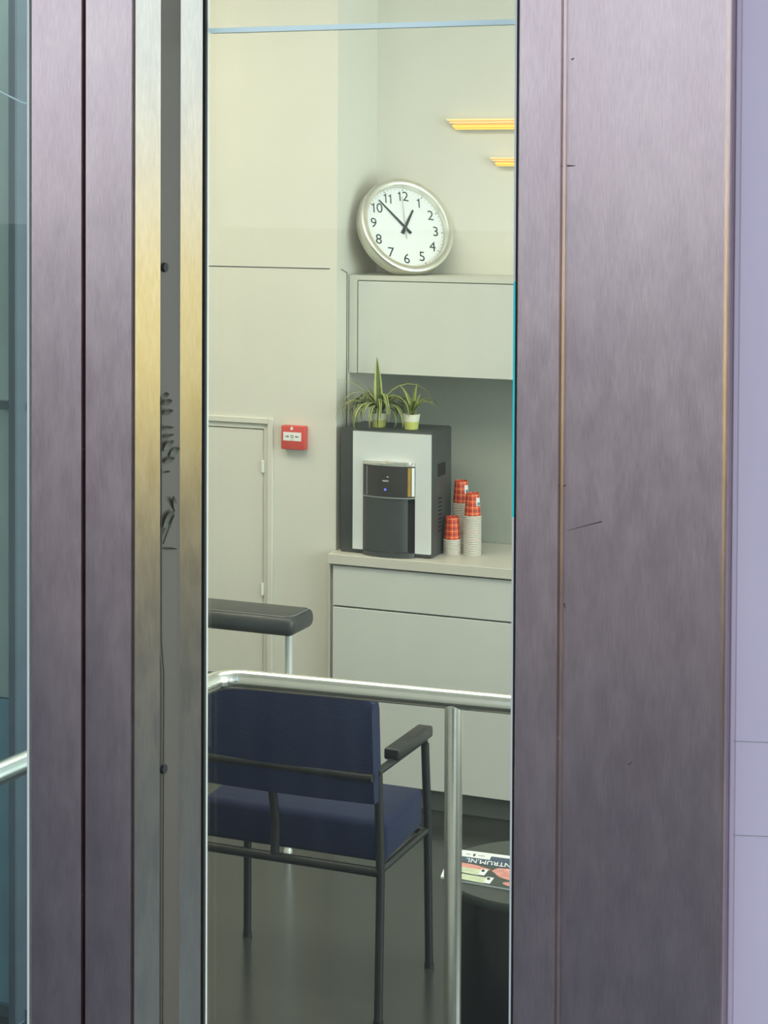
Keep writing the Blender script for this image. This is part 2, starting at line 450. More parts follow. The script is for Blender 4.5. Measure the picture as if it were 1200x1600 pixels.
# ------------------------------------------------------------------ setting: the street side
GZ = 0.55
struct('pavement', box(B(), -45, 45, -60, 1.50, GZ - .2, GZ), 'asphalt', 'grey paving outside in front of the metal frame', 'pavement')
struct('wall_reflector', box(B(), 8.3, 8.5, -12, 1.4, GZ, GZ + 1.47, .01, 1), 'yellow', 'low unseen yellow wall, added to be mirrored in the reveal', 'wall')  # added out of view so the reveal reflects yellow

# ------------------------------------------------------------------ facade: metal profiles and glass
ZT0, ZT1 = GZ - .05, 3.30
YF = 1.60
def extr(name, pts, mat, label, **k):
    return struct(name, prism(B(), pts, ZT0, ZT1), mat, label, 'frame profile', **k)
def bar(pxa, pxb, y0, depth, bev):
    xa, xb = XA(pxa, y0), XA(pxb, y0)
    return [(xa, y0 + depth), (xa, y0 + bev), (xa + bev * .3, y0 + bev * .3), (xa + bev, y0), (xb - bev, y0), (xb - bev * .3, y0 + bev * .3), (xb, y0 + bev), (xb, y0 + depth)]
t1 = extr('trim_1', bar(48, 127, YF, .09, .0025), 'bronze', 'leftmost bronze metal upright beside the blue-green side pane', smooth=True)
t2 = extr('trim_2', bar(132, 205, YF, .09, .0025), 'bronze', 'second bronze upright, right of the black slot', smooth=True)
struct('trim_3', box(B(), XA(62, YF + .035), XA(211, YF + .04), YF + .030, YF + .10, ZT0, ZT1), 'gasket', 'black rubber backing seen in the slots between bronze uprights', 'gasket')
# stepped stainless reveal
q0 = (XA(211, 1.592), 1.592)
q1y = 1.609; q1 = (XA(250, q1y), q1y)
q2y = q1y + .030; q2 = (XA(281, q2y), q2y)
q3y = q2y + .016; q3 = (XA(315, q3y), q3y)
def strip(pts, thick=.012):
    """open polyline in XY turned into a bent sheet"""
    back = [(x - thick * .7, y + thick) for x, y in pts]
    return pts + back[::-1]
t4 = thing('trim_4', 'stepped stainless reveal reflecting yellow, left of the clear pane', 'frame profile', (q0[0], q0[1], ZT0), kind='structure')
obj('outer_face', prism(B(), strip([q0, q1]), ZT0, ZT1), 'steel', t4)
obj('recess_face', prism(B(), strip([(q1[0] - .0005, q1[1] + .0005), q2]), ZT0, ZT1), 'recess', t4)  # shade of the recess is put into the dark brown colour
obj('inner_face', prism(B(), strip([(q2[0], q2[1]), q3]), ZT0, ZT1), 'steel', t4)
for py in (418, 1203):
    z = ZA(253, py, q1y + .003)
    xx = q1[0] + .0005
    b = B(); tube(b, [(xx - .002, q1y + .006, z), (xx + .0025, q1y + .006, z)], .0045, 16)
    obj('screw', b, 'gasket', t4)
xe0 = q3[0]
struct('trim_5', box(B(), xe0 - .010, XA(319.5, q3y + .004), q3y + .004, q3y + .008, ZT0, ZT1), 'gasket', 'thin black gasket left of the clear pane', 'gasket')

# clear pane in two lights with a visible glass joint near the top
XG0, XG1 = XA(319.5, YG - .004), XA(830, YG)
zj = ZA(565, 41, YG)
w1 = thing('window_1', 'narrow clear glass pane between the stainless reveal and bronze panel', 'window', (XG0, YG, GZ), kind='structure')
obj('pane', box(B(), XG0 + .002, XG1, YG, YG + .008, ZT0, zj - .0024), 'glass', w1)
obj('pane', box(B(), XG0 + .002, XG1, YG, YG + .008, zj + .0024, ZT1), 'glass', w1)
obj('glass_edge', box(B(), XG0 + .002, XG1, YG - .0005, YG + .010, zj - .0024, zj + .0024), 'glass_edge', w1, label='pale turquoise edge of the glass joint')
obj('glazing_bead', box(B(), XG0, XA(324, YG - .003), YG - .004, YG - .0005, ZT0, ZT1, .0008, 1), 'bead', w1)
xr1 = XA(812, YG - .003)
YBD = YG - .003
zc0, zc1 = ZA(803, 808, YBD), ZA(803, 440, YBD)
for i, (za_, zb_, mt) in enumerate(((ZT0, zc0, 'bead'), (zc0, zc1, 'cyan'), (zc1, ZT1, 'bead'))):  # cyan stretch paints the refraction along the glass edge
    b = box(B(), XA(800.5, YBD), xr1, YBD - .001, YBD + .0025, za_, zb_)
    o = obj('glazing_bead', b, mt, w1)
    if mt == 'cyan': o['label'] = 'cyan refraction painted on the edge strip of the pane'

# bronze panel on the right: lip, folded edge, wide face, rounded return
YP = 1.575
xs0, xs1 = XA(806, YP - .012), XA(870, YP - .012)
struct('trim_6', box(B(), XA(803, YP + .004), XA(840, YP + .004), YP + .004, YG - .006, ZT0, ZT1), 'gasket', 'black gasket between clear pane and bronze panel', 'gasket')
tp = thing('trim_7', 'wide bronze metal panel with folded lip, right of the clear pane', 'frame profile', (xs0, YP, ZT0), kind='structure')
obj('lip', prism(B(), [(xs0, YP + .004), (xs0, YP - .011), (xs0 + .001, YP - .012), (xs1 - .006, YP - .012), (xs1, YP - .0095), (xs1, YP + .004)], ZT0, ZT1), 'bronze', tp, smooth=True)
xp0, xp1 = xs1 - .004, XA(1121, YP)
pts = [(xp0, YP + .03), (xp0, YP), (XA(874, YP) , YP), (XA(876.5, YP), YP - .0018), (XA(880, YP), YP)]
for k in range(7):
    a = math.pi / 2 * k / 6
    pts.append((xp1 + .009 * math.sin(a), YP + .009 - .009 * math.cos(a)))
pts += [(xp1 + .009, YP + .03)]
obj('face', prism(B(), pts, ZT0, ZT1), 'bronze', tp, smooth=True)
# dents and scratches on that panel
def scratch(pa, pb, wd, mat='recess'):
    a, c = PY(*pa, YP - .0002), PY(*pb, YP - .0002)
    d = (c - a).normalized(); n = Vector((-d.z, 0, d.x)) * wd
    b = B(); slab(b, [((a + n).x, (a + n).z), ((c + n * .3).x, (c + n * .3).z), ((c - n * .3).x, (c - n * .3).z), ((a - n).x, (a - n).z)], YP - .0003, YP + .0004)
    obj('scratch', b, mat, tp)
scratch((940, 815), (886, 829), .0006); scratch((886, 259), (899, 259), .0008); scratch((881, 943), (883, 951), .0008)
scratch((893, 93), (897, 91), .0008); scratch((982, 1195), (988, 1190), .0010); scratch((881, 760), (884, 757), .0008)
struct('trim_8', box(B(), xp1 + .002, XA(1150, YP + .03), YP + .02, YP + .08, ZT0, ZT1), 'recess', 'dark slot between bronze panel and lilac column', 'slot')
YQ = YP + .013
tl = struct('trim_9', prism(B(), [(XA(1143, YQ), YQ + .06), (XA(1143, YQ), YQ + .001), (XA(1145, YQ), YQ), (XA(1151, YQ), YQ), (XA(1154, YQ), YQ - .0015), (XA(1420, YQ), YQ - .0015), (XA(1420, YQ), YQ + .06)], ZT0, ZT1),
            'lilac', 'lilac painted metal column at the far right', 'column')
for py in (1158, 1305):
    b = B(); a, c = PY(1146, py, YQ - .0017), PY(1260, py + 4, YQ - .0017)
    slab(b, [(a.x, a.z - .0003), (c.x, c.z - .0003), (c.x, c.z + .0003), (a.x, a.z + .0004)], YQ - .0018, YQ - .001)
    obj('scratch', b, 'greyink', tl)

# blue-green side pane at the far left
w2 = thing('window_2', 'sliver of blue-green glass pane at the far left', 'window', (XA(-260, 1.67), 1.67, GZ), kind='structure')
obj('pane', box(B(), XA(-260, 1.67), XA(42, 1.67), 1.67, 1.678, ZT0, ZT1), 'glass_blue', w2)
obj('glazing_bead', box(B(), XA(42.3, 1.655), XA(45.8, 1.655), 1.655, 1.668, ZT0, ZT1), 'bead', w2)
b = B()
box(b, XL, XA(-260, 1.67) - .002, YG - .08, YG + .02, 0, CZ)
xq = XA(1420, YQ) + .002
wx0, wx1 = -.07, 1.57
box(b, xq, wx0, YG - .08, YG + .02, 0, CZ); box(b, wx1, XR + .1, YG - .08, YG + .02, 0, CZ)
box(b, wx0, wx1, YG - .08, YG + .02, 0, .58); box(b, wx0, wx1, YG - .08, YG + .02, 2.82, CZ)
box(b, XA(-260, 1.67), xq, YG - .06, YG + .03, 0, ZT0 - .002)
box(b, XA(-260, 1.67), xq, YG - .06, YG + .03, ZT1 + .002, CZ)
box(b, XL - 8, 8.0, YG - .06, YG + .03, CZ + .151, 7.0)
box(b, XR + .101, 8.0, YG - .06, YG + .03, 0.3, CZ + .15); box(b, XL - 8, XL - .101, YG - .06, YG + .03, 0.3, CZ + .15)
struct('wall_front', b, 'plaster', 'street wall around the metal window frame', 'wall')

w4 = thing('fill_window', 'unseen street window added for the cool fill light', 'window', (wx0, YG, .58), kind='structure')  # unseen window, added along with the street fill light
b = B()
box(b, wx0, wx0 + .05, YG - .06, YG, .58, 2.82); box(b, wx1 - .05, wx1, YG - .06, YG, .58, 2.82)
box(b, wx0 + .05, wx1 - .05, YG - .06, YG, .58, .63); box(b, wx0 + .05, wx1 - .05, YG - .06, YG, 2.77, 2.82)
obj('window_frame', b, 'bronze', w4)  # frame of the added unseen window
obj('pane', box(B(), wx0 + .05, wx1 - .05, YG - .034, YG - .026, .63, 2.77), 'glass', w4)

# ------------------------------------------------------------------ behind the side pane: partition and cable
YT = 4.2
xt1 = XA(46, YT)
pt = thing('partition_screen', 'teal and blue partition screen behind the far left pane', 'partition', (xt1 - .6, YT, 0))
zs = [(0.02, ZA(20, 1095, YT), 'bluepanel'), (ZA(20, 1093, YT), ZA(20, 640, YT), 'tealpanel'), (ZA(20, 628, YT), 2.9, 'tealpanel')]
for za_, zb_, mt in zs:
    obj('panel', box(B(), xt1 - 1.2, xt1, YT + .005, YT + .035, za_, zb_, .002, 1), mt, pt)
YPo = YT - .05
obj('post', box(B(), XA(12, YPo), XA(25.5, YPo), YPo, YPo + .055, 0, 3.0, .004, 1), 'slate', pt)
obj('post_strip', box(B(), XA(25.8, YPo + .01), XA(28.5, YPo + .01), YPo + .01, YPo + .055, 0, 3.0), 'bluepanel', pt)
obj('crossbar', box(B(), xt1 - 1.2, xt1, YT - .004, YT + .04, ZA(20, 640, YT), ZA(20, 628, YT)), 'slate', pt)
obj('base_rail', box(B(), xt1 - 1.2, xt1, YT - .01, YT + .05, 0, .03), 'slate', pt)
b = B()
cpts = [PY(px, py, 1.72) for px, py in ((-120, 80), (-60, 113), (0, 143), (20, 153), (34, 160), (44, 162), (60, 162))]
tube(b, cpts, .0009, 8)
tag(obj('cable', b, 'cable', smooth=True), 'thin white cable crossing behind the far left pane', 'cable')

# dark leaf shapes added for the plant reflection in the reveal recess
def leaf_blob(c, ln, wd, ang, bend=.003):
    """small pointed shape for a reflected leaf, with a midrib fold, lying almost flat against the recess (a YZ plane)"""
    b = B(); n = 7; L, R_, T = [], [], []
    for i in range(n):
        t = i / (n - 1); wdt = wd * math.sin(math.pi * min(1, t * .96 + .03)) ** .8
        u = t * ln; x = bend * t * t
        ca, sa = math.cos(ang), math.sin(ang)
        def pt_(v, lift): return (c[0] + .0012 + x + lift, c[1] + u * ca - v * sa, c[2] + u * sa + v * ca)
        L.append(b.verts.new(pt_(wdt, .0012))); T.append(b.verts.new(pt_(0, 0))); R_.append(b.verts.new(pt_(-wdt, .0012)))
    for i in range(n - 1):
        b.faces.new((L[i], L[i + 1], T[i + 1], T[i])); b.faces.new((T[i], T[i + 1], R_[i + 1], R_[i]))
    return b
xs_ = q1[0] + .0012
def on_recess(px, py):
    d = ray(px, py); return CAM + d * (xs_ / d.x)
sg = thing('leaf_reflection', 'dark leaf shapes added for plants reflected in the stainless reveal', 'plant', (xs_, q1y, ZT0))
b = B(); tube(b, [(xs_, q1y + .003, ZT0), (xs_ + .001, q1y + .004, 1.7)] + [tuple(on_recess(252, y)) for y in (1000, 900, 800, 700, 620)], .0008, 6)
obj('stem_reflection', b, 'leaf_refl', sg, smooth=True)
for px, py, ln, wd, an in ((252, 617, 7, 5, 0), (252, 630, 14, 6, .1), (252, 646, 16, 5, .1), (252, 668, 17, 3, -.1), (252, 684, 18, 3, .1),
                           (252, 705, 20, 7, .5), (262, 712, 18, 8, .35), (254, 722, 17, 5, .15), (252, 738, 10, 2, 0),
                           (276, 806, 30, 7, 2.2), (252, 825, 26, 9, .7), (252, 850, 34, 3, 1.0), (252, 856, 26, 1.6, -.2)):
    c = on_recess(px, py)
    o = obj('leaf', leaf_blob(c, ln * .0009, wd * .00055, an), 'leaf_refl', sg, smooth=True)  # leaf shape stands in for a plant reflection

# ------------------------------------------------------------------ cabinets
XCR = XA(803, YC) + .30
uxl = XRET + .004
uz1, uz0 = ZA(620, 431.5, YU), ZA(600, 584.5, YU)
uc = thing('wall_cabinet', 'pale grey wall cabinet under the clock', 'cabinet', (uxl, YU, uz0))
b = B()
fw = XA(557, YU) - uxl - .001
box(b, uxl, uxl + fw, YU, YB - .002, uz0 - 0.0, uz1)
box(b, uxl + fw, XCR, YU, YB - .002, uz1 - .017, uz1)
box(b, uxl + fw, XCR, YU + .022, YB - .002, uz0 + .002, uz1 - .017)
# side panel carries on down to the counter against the wall
obj('carcass', b, 'cabside', uc)
obj('door', box(B(), uxl + fw + .0035, XCR, YU + .0, YU + .019, uz0, uz1 - .0205, .0012, 1), 'cab', uc)
obj('side_panel', box(B(), uxl, XA(556, YU + .1), YU + .004, YB - .002, 0.89 + .001, uz0 - .001), 'cabside', uc)

bz1 = ZA(511, 865, YC - .03)
obj('niche_panel', box(B(), XA(560, YB - .01, 640), XCR, YB - .008, YB - .0005, bz1 + .0005, uz0 + .001), 'niche_back', uc)  # grey sheet over the niche back, darker than the wall
wt_th = .035
cxl = XA(511.5, YC - .03)
wt = tag(obj('worktop', box(B(), cxl, XCR, YC - .03, YL - .001, bz1 - wt_th, bz1, .0015, 1), 'worktop'), 'pale laminate worktop carrying the coffee machine and cups', 'worktop')
b = box(B(), XRET + .003, XCR, YL - .001, YB - .001, bz1 - wt_th, bz1 - .0002)
obj('back_run', b, 'worktop', wt)
bc = thing('base_cabinet', 'pale grey base cabinet with a drawer under the worktop', 'cabinet', (cxl, YC, 0))
px_l = cxl + .002
b = B()
zt = bz1 - wt_th - .0005
box(b, px_l, XA(518.5, YC), YC - .018, YL - .002, .088, zt)
box(b, XRET + .003, XCR, YL, YB - .002, .088, zt)
box(b, XA(518.5, YC), XCR, YC + .004, YL - .002, .088, zt)
obj('carcass', b, 'cabside', bc)
fx0 = XA(520.5, YC - .018)
zd = ZA(660, 960, YC - .018)
obj('drawer_front', box(B(), fx0, XCR, YC - .018, YC + .003, zd + .003, zt - .006, .0012, 1), 'cab', bc)
obj('door', box(B(), fx0, XCR, YC - .018, YC + .003, .088, zd - .003, .0012, 1), 'cab', bc)
obj('plinth', box(B(), px_l + .03, XCR, YC + .045, YC + .065, 0.0, .0875), 'plinth', bc)
gpx = B(); box(gpx, fx0 - .004, XCR, YC + .0031, YC + .0039, .09, zt - .001)
obj('shadow_gap', gpx, 'gap', bc)

# ------------------------------------------------------------------ wall clock leaning in the corner
ps, th, rho = math.radians(27), math.radians(23), math.radians(8)
n_c = Vector((math.sin(ps) * math.cos(th), math.sin(th), math.cos(ps) * math.cos(th)))       # camera space: right, up, towards the camera
h_c = Vector((math.cos(ps), 0, -math.sin(ps))); u_c = n_c.cross(h_c)
h2 = h_c * math.cos(rho) - u_c * math.sin(rho); u2 = u_c * math.cos(rho) + h_c * math.sin(rho)
def cam2w(v): return RIGHT * v.x + UP * v.y - FWD * v.z
hx, ux, nx = cam2w(h2), cam2w(u2), cam2w(n_c)
RC = 0.183
cc = PY(634.5, 354, 6.385)
ck = thing('wall_clock', 'round white-faced clock with brushed rim leaning on the wall cabinet', 'clock', (0, 0, 0))
ck.matrix_world = Matrix(((hx.x, ux.x, nx.x, cc.x), (hx.y, ux.y, nx.y, cc.y), (hx.z, ux.z, nx.z, cc.z), (0, 0, 0, 1)))
b = B(); lathe(b, [(0.0, -.040), (RC - .012, -.040), (RC - .003, -.036), (RC, -.028), (RC, .012), (RC - .002, .0175), (RC - .006, .020), (RC - .017, .020), (RC - .0235, .017), (RC - .026, .010), (RC - .0265, -.012)], 96)
obj('rim', b, 'rim', ck, smooth=True, local=True)
RD = RC - .0270
b = B(); lathe(b, [(0, -.010), (RD, -.010), (RD, -.014), (0, -.014)], 96)
obj('dial', b, 'dial', ck, local=True)
b = B()
for i in range(60):
    a = math.pi / 2 - i * math.pi / 30
    r1, r0 = RD - .003, RD - (.011 if i % 5 == 0 else .0075)
    wd = .0022 if i % 5 == 0 else .0010
    d = Vector((math.cos(a), math.sin(a), 0)); n = Vector((-d.y, d.x, 0)) * wd
    vs_ = [b.verts.new(p) for p in (d * r0 + n + Vector((0, 0, -.0097)), d * r1 + n + Vector((0, 0, -.0097)), d * r1 - n + Vector((0, 0, -.0097)), d * r0 - n + Vector((0, 0, -.0097)))]
    b.faces.new(vs_)
obj('minute_marks', b, 'greyink', ck, local=True)
def numeral(s, size, x, y, z):
    """clock numeral in one mesh; the ones are drawn with a flag"""
    hgt, sw = size * .70, size * .042
    ws = [size * (.36 if c == '1' else .52) for c in s]
    b = B(); x0 = x - sum(ws) / 2
    for k, chh in enumerate(s):
        cx = x0 + sum(ws[:k]) + ws[k] / 2
        if chh == '1':
            xr_ = cx + size * .07; yb_, yt_ = y - hgt / 2, y + hgt / 2
            vs_ = [b.verts.new((p[0], p[1], z)) for p in ((xr_ - 2 * sw, yb_), (xr_, yb_), (xr_, yt_), (xr_ - 1.3 * sw, yt_), (xr_ - 2 * sw, yt_ - .13 * hgt), (xr_ - size * .20, yt_ - .19 * hgt), (xr_ - size * .20, yt_ - .28 * hgt), (xr_ - 2 * sw, yt_ - .28 * hgt))]
            b.faces.new(vs_)
        else:
            o = text_mesh(chh, size, 'ink', 'tmp', ck, Matrix.Translation((cx, y, z)), extrude=0)
            b.from_mesh(o.data); m_ = o.data; bpy.data.objects.remove(o); bpy.data.meshes.remove(m_)
    obj('numeral', b, 'ink', ck, local=True)
for i in range(1, 13):
    a = math.pi / 2 - i * math.pi / 6; r = RD - .033
    numeral(str(i), .054, r * math.cos(a), r * math.sin(a), -.0096)
def hand(name, deg, ln, tail, w0, w1, z, mat):
    a = math.pi / 2 - math.radians(deg); d = Vector((math.cos(a), math.sin(a), 0)); n = Vector((-d.y, d.x, 0))
    b = B(); pts = [-d * tail + n * w0 * 1.15, d * ln + n * w1, d * ln - n * w1, -d * tail - n * w0 * 1.15]
    lo = [b.verts.new(p + Vector((0, 0, z))) for p in pts]; hi = [b.verts.new(p + Vector((0, 0, z + .001))) for p in pts]
    for i in range(4): b.faces.new((lo[i], lo[(i + 1) % 4], hi[(i + 1) % 4], hi[i]))
    b.faces.new(hi); b.faces.new(lo[::-1])
    obj(name, b, mat, ck, local=True)
hand('hour_hand', 26, .082, .028, .0058, .0034, -.0085, 'ink')
hand('minute_hand', 313.5, .136, .030, .0050, .0022, -.0068, 'ink')
hand('second_hand', 357, .120, .045, .0011, .0006, -.005, 'greyink')
b = B(); lathe(b, [(0, -.003), (.006, -.003), (.006, -.010), (0, -.010)], 20); obj('hub', b, 'ink', ck, local=True, smooth=True)

# ------------------------------------------------------------------ warm emissive yellow strips high on the back wall
for px, y0_, y1_, lab in ((697, 186, 203, 'upper glowing yellow strip on the wall right of the clock'), (765, 246, 260, 'lower, shorter glowing yellow strip on the wall right of the clock')):
    yy = YB - .03
    t = thing('yellow_strip', lab, 'lamp', PY(px + 40, y1_, YB), group='yellow strips')
    z1, z0 = ZA(px, y0_, yy), ZA(px, y1_, yy)
    xr = XA(860, yy, y0_)
    H_ = z1 - z0
    def xat(z): return XA(px, yy, y0_) + (z1 - z) * .95
    obj('back_plate', slab(B(), [(xat(z0), z0), (xr, z0), (xr, z1), (xat(z1), z1)], YB - .012, YB - .001), 'wall', t)
    for a_, c_, mt in ((.0, .16, 'glow_pale'), (.26, .38, 'glow_pale'), (.56, .80, 'lamp'), (.86, .98, 'lamp')):  # lamp is the deeper emissive yellow of the strips
        za_, zb_ = z1 - H_ * a_, z1 - H_ * c_
        obj('yellow_bar', slab(B(), [(xat(zb_), zb_), (xr, zb_), (xr, za_), (xat(za_), za_)], yy, YB - .012), mt, t)

# ------------------------------------------------------------------ alarm call point
ax0, ax1 = XA(438.5, YL - .03), XA(473, YL - .03)
az1, az0 = ZA(455, 665.5, YL - .03), ZA(455, 702.5, YL - .03)
am = thing('alarm_box', 'red manual alarm call point on the cream wall', 'alarm box', ((ax0 + ax1) / 2, YL, az0))
obj('housing', box(B(), ax0, ax1 + .006, YL - .030, YL - .0002, az0, az1, .004, 2), 'alarm', am, smooth=True)
lx, rx = XA(442, YL - .0308), XA(470, YL - .0308)
lz1, lz0 = ZA(456, 675.5, YL - .0308), ZA(456, 689, YL - .0308)
pl = obj('label_plate', box(B(), lx, rx, YL - .0312, YL - .0296, lz0, lz1, .0006, 1), 'white', am)
mx_, mz_ = (lx + rx) / 2, (lz0 + lz1) / 2
for s in (-1, 1):
    b = B(); cx_ = mx_ + s * .018
    slab(b, [(cx_ + s * .009, mz_ - .0012), (cx_, mz_ - .0012), (cx_, mz_ - .0034), (cx_ - s * .007, mz_), (cx_, mz_ + .0034), (cx_, mz_ + .0012), (cx_ + s * .009, mz_ + .0012)], YL - .0316, YL - .0311)
    sub('arrow_mark', b, 'ink', pl, am)
b = B(); lathe(b, [(.0036, 0), (.0056, 0), (.0056, .0004), (.0036, .0004), (.0036, 0)], 24)
bmesh.ops.rotate(b, verts=b.verts, cent=(0, 0, 0), matrix=Matrix.Rotation(math.pi / 2, 3, 'X')); bmesh.ops.translate(b, verts=b.verts, vec=(mx_, YL - .0311, mz_))
sub('ring_mark', b, 'ink', pl, am)
b = B(); box(b, mx_ - .006, mx_ + .007, YL - .0315, YL - .0311, lz0 + .003, lz0 + .0045); sub('small_print', b, 'greyink', pl, am)
ez = ZA(456, 669.5, YL - .03); ex = XA(455, YL - .03)
b = B(); slab(b, [(ex - .006, ez - .005), (ex + .006, ez - .005), (ex + .005, ez + .001), (ex + .007, ez + .004), (ex + .001, ez + .006), (ex - .004, ez + .003), (ex - .003, ez)], YL - .0306, YL - .0298)
obj('flame_emblem', b, 'white', am)

# ------------------------------------------------------------------ coffee machine
YM = 6.155
mz0 = bz1 + .0005
mx0, mx1 = max(XRET + .006, XA(532, YM)), XA(673.5, YM)
mz1 = ZA(600, 672, YM)
mdep = .20
cm = thing('coffee_machine', 'graphite coffee machine with silver front on the worktop', 'coffee machine', ((mx0 + mx1) / 2, YM + mdep / 2, mz0))
obj('body', box(B(), mx0, mx1, YM, YM + mdep, mz0, mz1, .004, 2), 'machblack', cm, smooth=True)
sx0, sx1 = XA(551, YM - .012), XA(672, YM - .012)
sz1, sz0 = ZA(600, 676, YM - .012), mz0 + .016
ox0, ox1 = XA(567, YM - .012), XA(648.5, YM - .012)
oz1 = ZA(605, 722, YM - .012)
b = B()
slab(b, [(sx0, sz0), (ox0, sz0), (ox0, oz1), (ox1, oz1), (ox1, sz0), (sx1, sz0), (sx1, sz1), (sx0, sz1)], YM - .012, YM - .0003)
obj('front_panel', b, 'machsilver', cm)
# bowed dispenser column
def bow(bm, x0, x1, z0, z1, yb, dep, n=20):
    cxm, hw = (x0 + x1) / 2, (x1 - x0) / 2
    pts = [(x0, yb)]
    for i in range(n + 1):
        t = -1 + 2 * i / n
        pts.append((cxm + hw * t, yb - dep * (1 - .9 * t * t) ** .5 if True else 0))
    pts.append((x1, yb))
    return prism(bm, pts, z0, z1)
hz0 = ZA(605, 776, YM - .03)
g_ = .001
head = obj('dispenser_head', bow(B(), ox0 + g_, ox1 - g_, hz0, oz1 - .010, YM - .001, .038), 'machgloss', cm, smooth=True)
obj('lid', bow(B(), ox0 + g_, ox1 - g_, oz1 - .0095, oz1 - .001, YM - .001, .040), 'machlid', cm, smooth=True)
b = B(); bow(b, (ox0 + ox1) / 2 - .012, ox1 - .012, oz1 - .0009, oz1 + .004, YM - .013, .022); obj('lid_cover', b, 'machlid', cm, smooth=True)
obj('cup_shield', bow(B(), ox0 + g_, XA(634, YM - .03), mz0 + .018, hz0 - .003, YM - .001, .034), 'machblack', cm, smooth=True)
obj('recess', box(B(), XA(635, YM - .01), ox1 - g_, YM - .008, YM - .0003, mz0 + .018, hz0 - .006), 'gasket', cm)
obj('seam_ring', bow(B(), ox0 + g_, ox1 - g_, hz0 - .005, hz0 - .0005, YM - .001, .037), 'greyink', cm, smooth=True)
tray = obj('drip_tray', bow(B(), ox0 + g_, ox1 - g_, mz0, mz0 + .017, YM - .001, .042), 'machblack', cm, smooth=True)
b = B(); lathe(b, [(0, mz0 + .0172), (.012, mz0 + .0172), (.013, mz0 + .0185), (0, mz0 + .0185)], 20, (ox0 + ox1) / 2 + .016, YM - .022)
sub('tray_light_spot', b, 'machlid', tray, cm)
yf = YM - .0405
xm = (ox0 + ox1) / 2
text_mesh('oasis', .012, 'white', 'lettering', cm, Matrix.Translation(Vector((XA(602, yf), yf, ZA(602, 751, yf))) - cm.location) @ Matrix.Rotation(math.pi / 2, 4, 'X'), part=head)
b = B(); zz = ZA(606, 745.5, yf); xx = XA(605, yf); slab(b, [(xx - .003, zz + .001), (xx + .002, zz - .002), (xx + .004, zz), (xx, zz + .003)], yf - .0003, yf + .001); sub('leaf_emblem', b, 'white', head, cm)
b = B(); tube(b, [(XA(601.5, yf), yf - .0008, ZA(601, 765, yf)), (XA(601.5, yf), yf + .003, ZA(601, 765, yf))], .0038, 14); sub('indicator_light', b, 'led', head, cm)
# foil strips on the bowed right flank
def flank(pxa, pxb, mat, nm):
    ya_ = YM - .030
    xa, xb = XA(pxa, YM - .024), XA(pxb, YM - .020)
    cxm, hw = xm, (ox1 - ox0) / 2 - g_
    def yo(x): t = (x - cxm) / hw; return YM - .001 - .038 * max(0, 1 - .9 * t * t) ** .5 - .0012
    b = B(); prism(b, [(xa, yo(xa)), (xb, yo(xb)), (xb, yo(xb) + .003), (xa, yo(xa) + .003)], hz0 + .004, oz1 - .014)
    sub(nm, b, mat, head, cm)
flank(637.5, 642.3, 'gold', 'gold_strip'); flank(642.6, 646.5, 'white', 'white_strip')
flank(573, 575, 'greyink', 'grey_strip')
# right flank: grip and vents
gz = ZA(690, 733, YM + .1)
obj('grip', box(B(), mx1 - .001, mx1 + .004, YM + .065, YM + .13, gz - .022, gz + .022, .002, 1), 'gasket', cm)
for k in range(9):
    zz = gz - .10 - k * .014
    obj('vent', box(B(), mx1 - .001, mx1 + .0012, YM + .07, YM + .10, zz - .003, zz + .003), 'gasket', cm)
obj('top_rim', box(B(), mx0 + .008, mx1 - .004, YM + .01, YM + mdep - .01, mz1 - .001, mz1 + .003, .001, 1), 'machblack', cm)

# ------------------------------------------------------------------ two potted plants on the machine
def blade(root, az, length, up, droop, wd, rnd, twist=0):
    """arching strap leaf: pale margins (material 1) on a green centre (material 0)"""
    b = B(); n = 11; rows = []
    d = Vector((math.cos(az), math.sin(az), 0)); s = Vector((-d.y, d.x, 0))
    p = Vector(root); el = up; st = length / (n - 1)
    for i in range(n):
        t = i / (n - 1)
        w_ = wd * (min(1, .55 + t * 2.2)) * (1 - t ** 3.0) + .0004
        tg = d * math.cos(el) + Vector((0, 0, math.sin(el)))
        nm = tg.cross(s).normalized() * -1
        rows.append([b.verts.new(p + s * (w_ * k) + nm * (abs(k) * w_ * .35)) for k in (-1, -.55, 0, .55, 1)])
        p = p + tg * st; el -= droop * st / length * (1 + .8 * t)
    for a, c in zip(rows, rows[1:]):
        for k in range(4):
            f = b.faces.new((a[k], a[k + 1], c[k + 1], c[k])); f.material_index = 1 if k in (0, 3) else 0
    return b
rnd = random.Random(4)
def pot(t, x, y, z, r0, r1, h):
    b = B(); lathe(b, [(0, z), (r0, z), (r0 + (r1 - r0) * .52, z + h * .52)], 28, x, y); p_ = obj('pot', b, 'potlime', t, smooth=True)
    b = B(); lathe(b, [(r0 + (r1 - r0) * .52, z + h * .52), (r1, z + h), (r1 - .003, z + h), (r1 - .005, z + h * .8)], 28, x, y); sub('rim_band', b, 'potwhite', p_, t, smooth=True)
    b = B(); lathe(b, [(0, z + h * .86), (r1 - .0045, z + h * .84)], 20, x, y); obj('soil', b, 'soil', t)
YPL = YM + .055
pz = mz1 + .0035
x1_ = XA(592, YPL)
pA = thing('spider_plant', 'bushy striped spider plant at the left on the coffee machine', 'plant', (x1_, YPL, pz))
pot(pA, x1_, YPL, pz, .022, .029, .05)
rt = Vector((x1_, YPL, pz + .045))
cam_az = math.atan2(-YPL, -x1_)            # from the pot toward the street
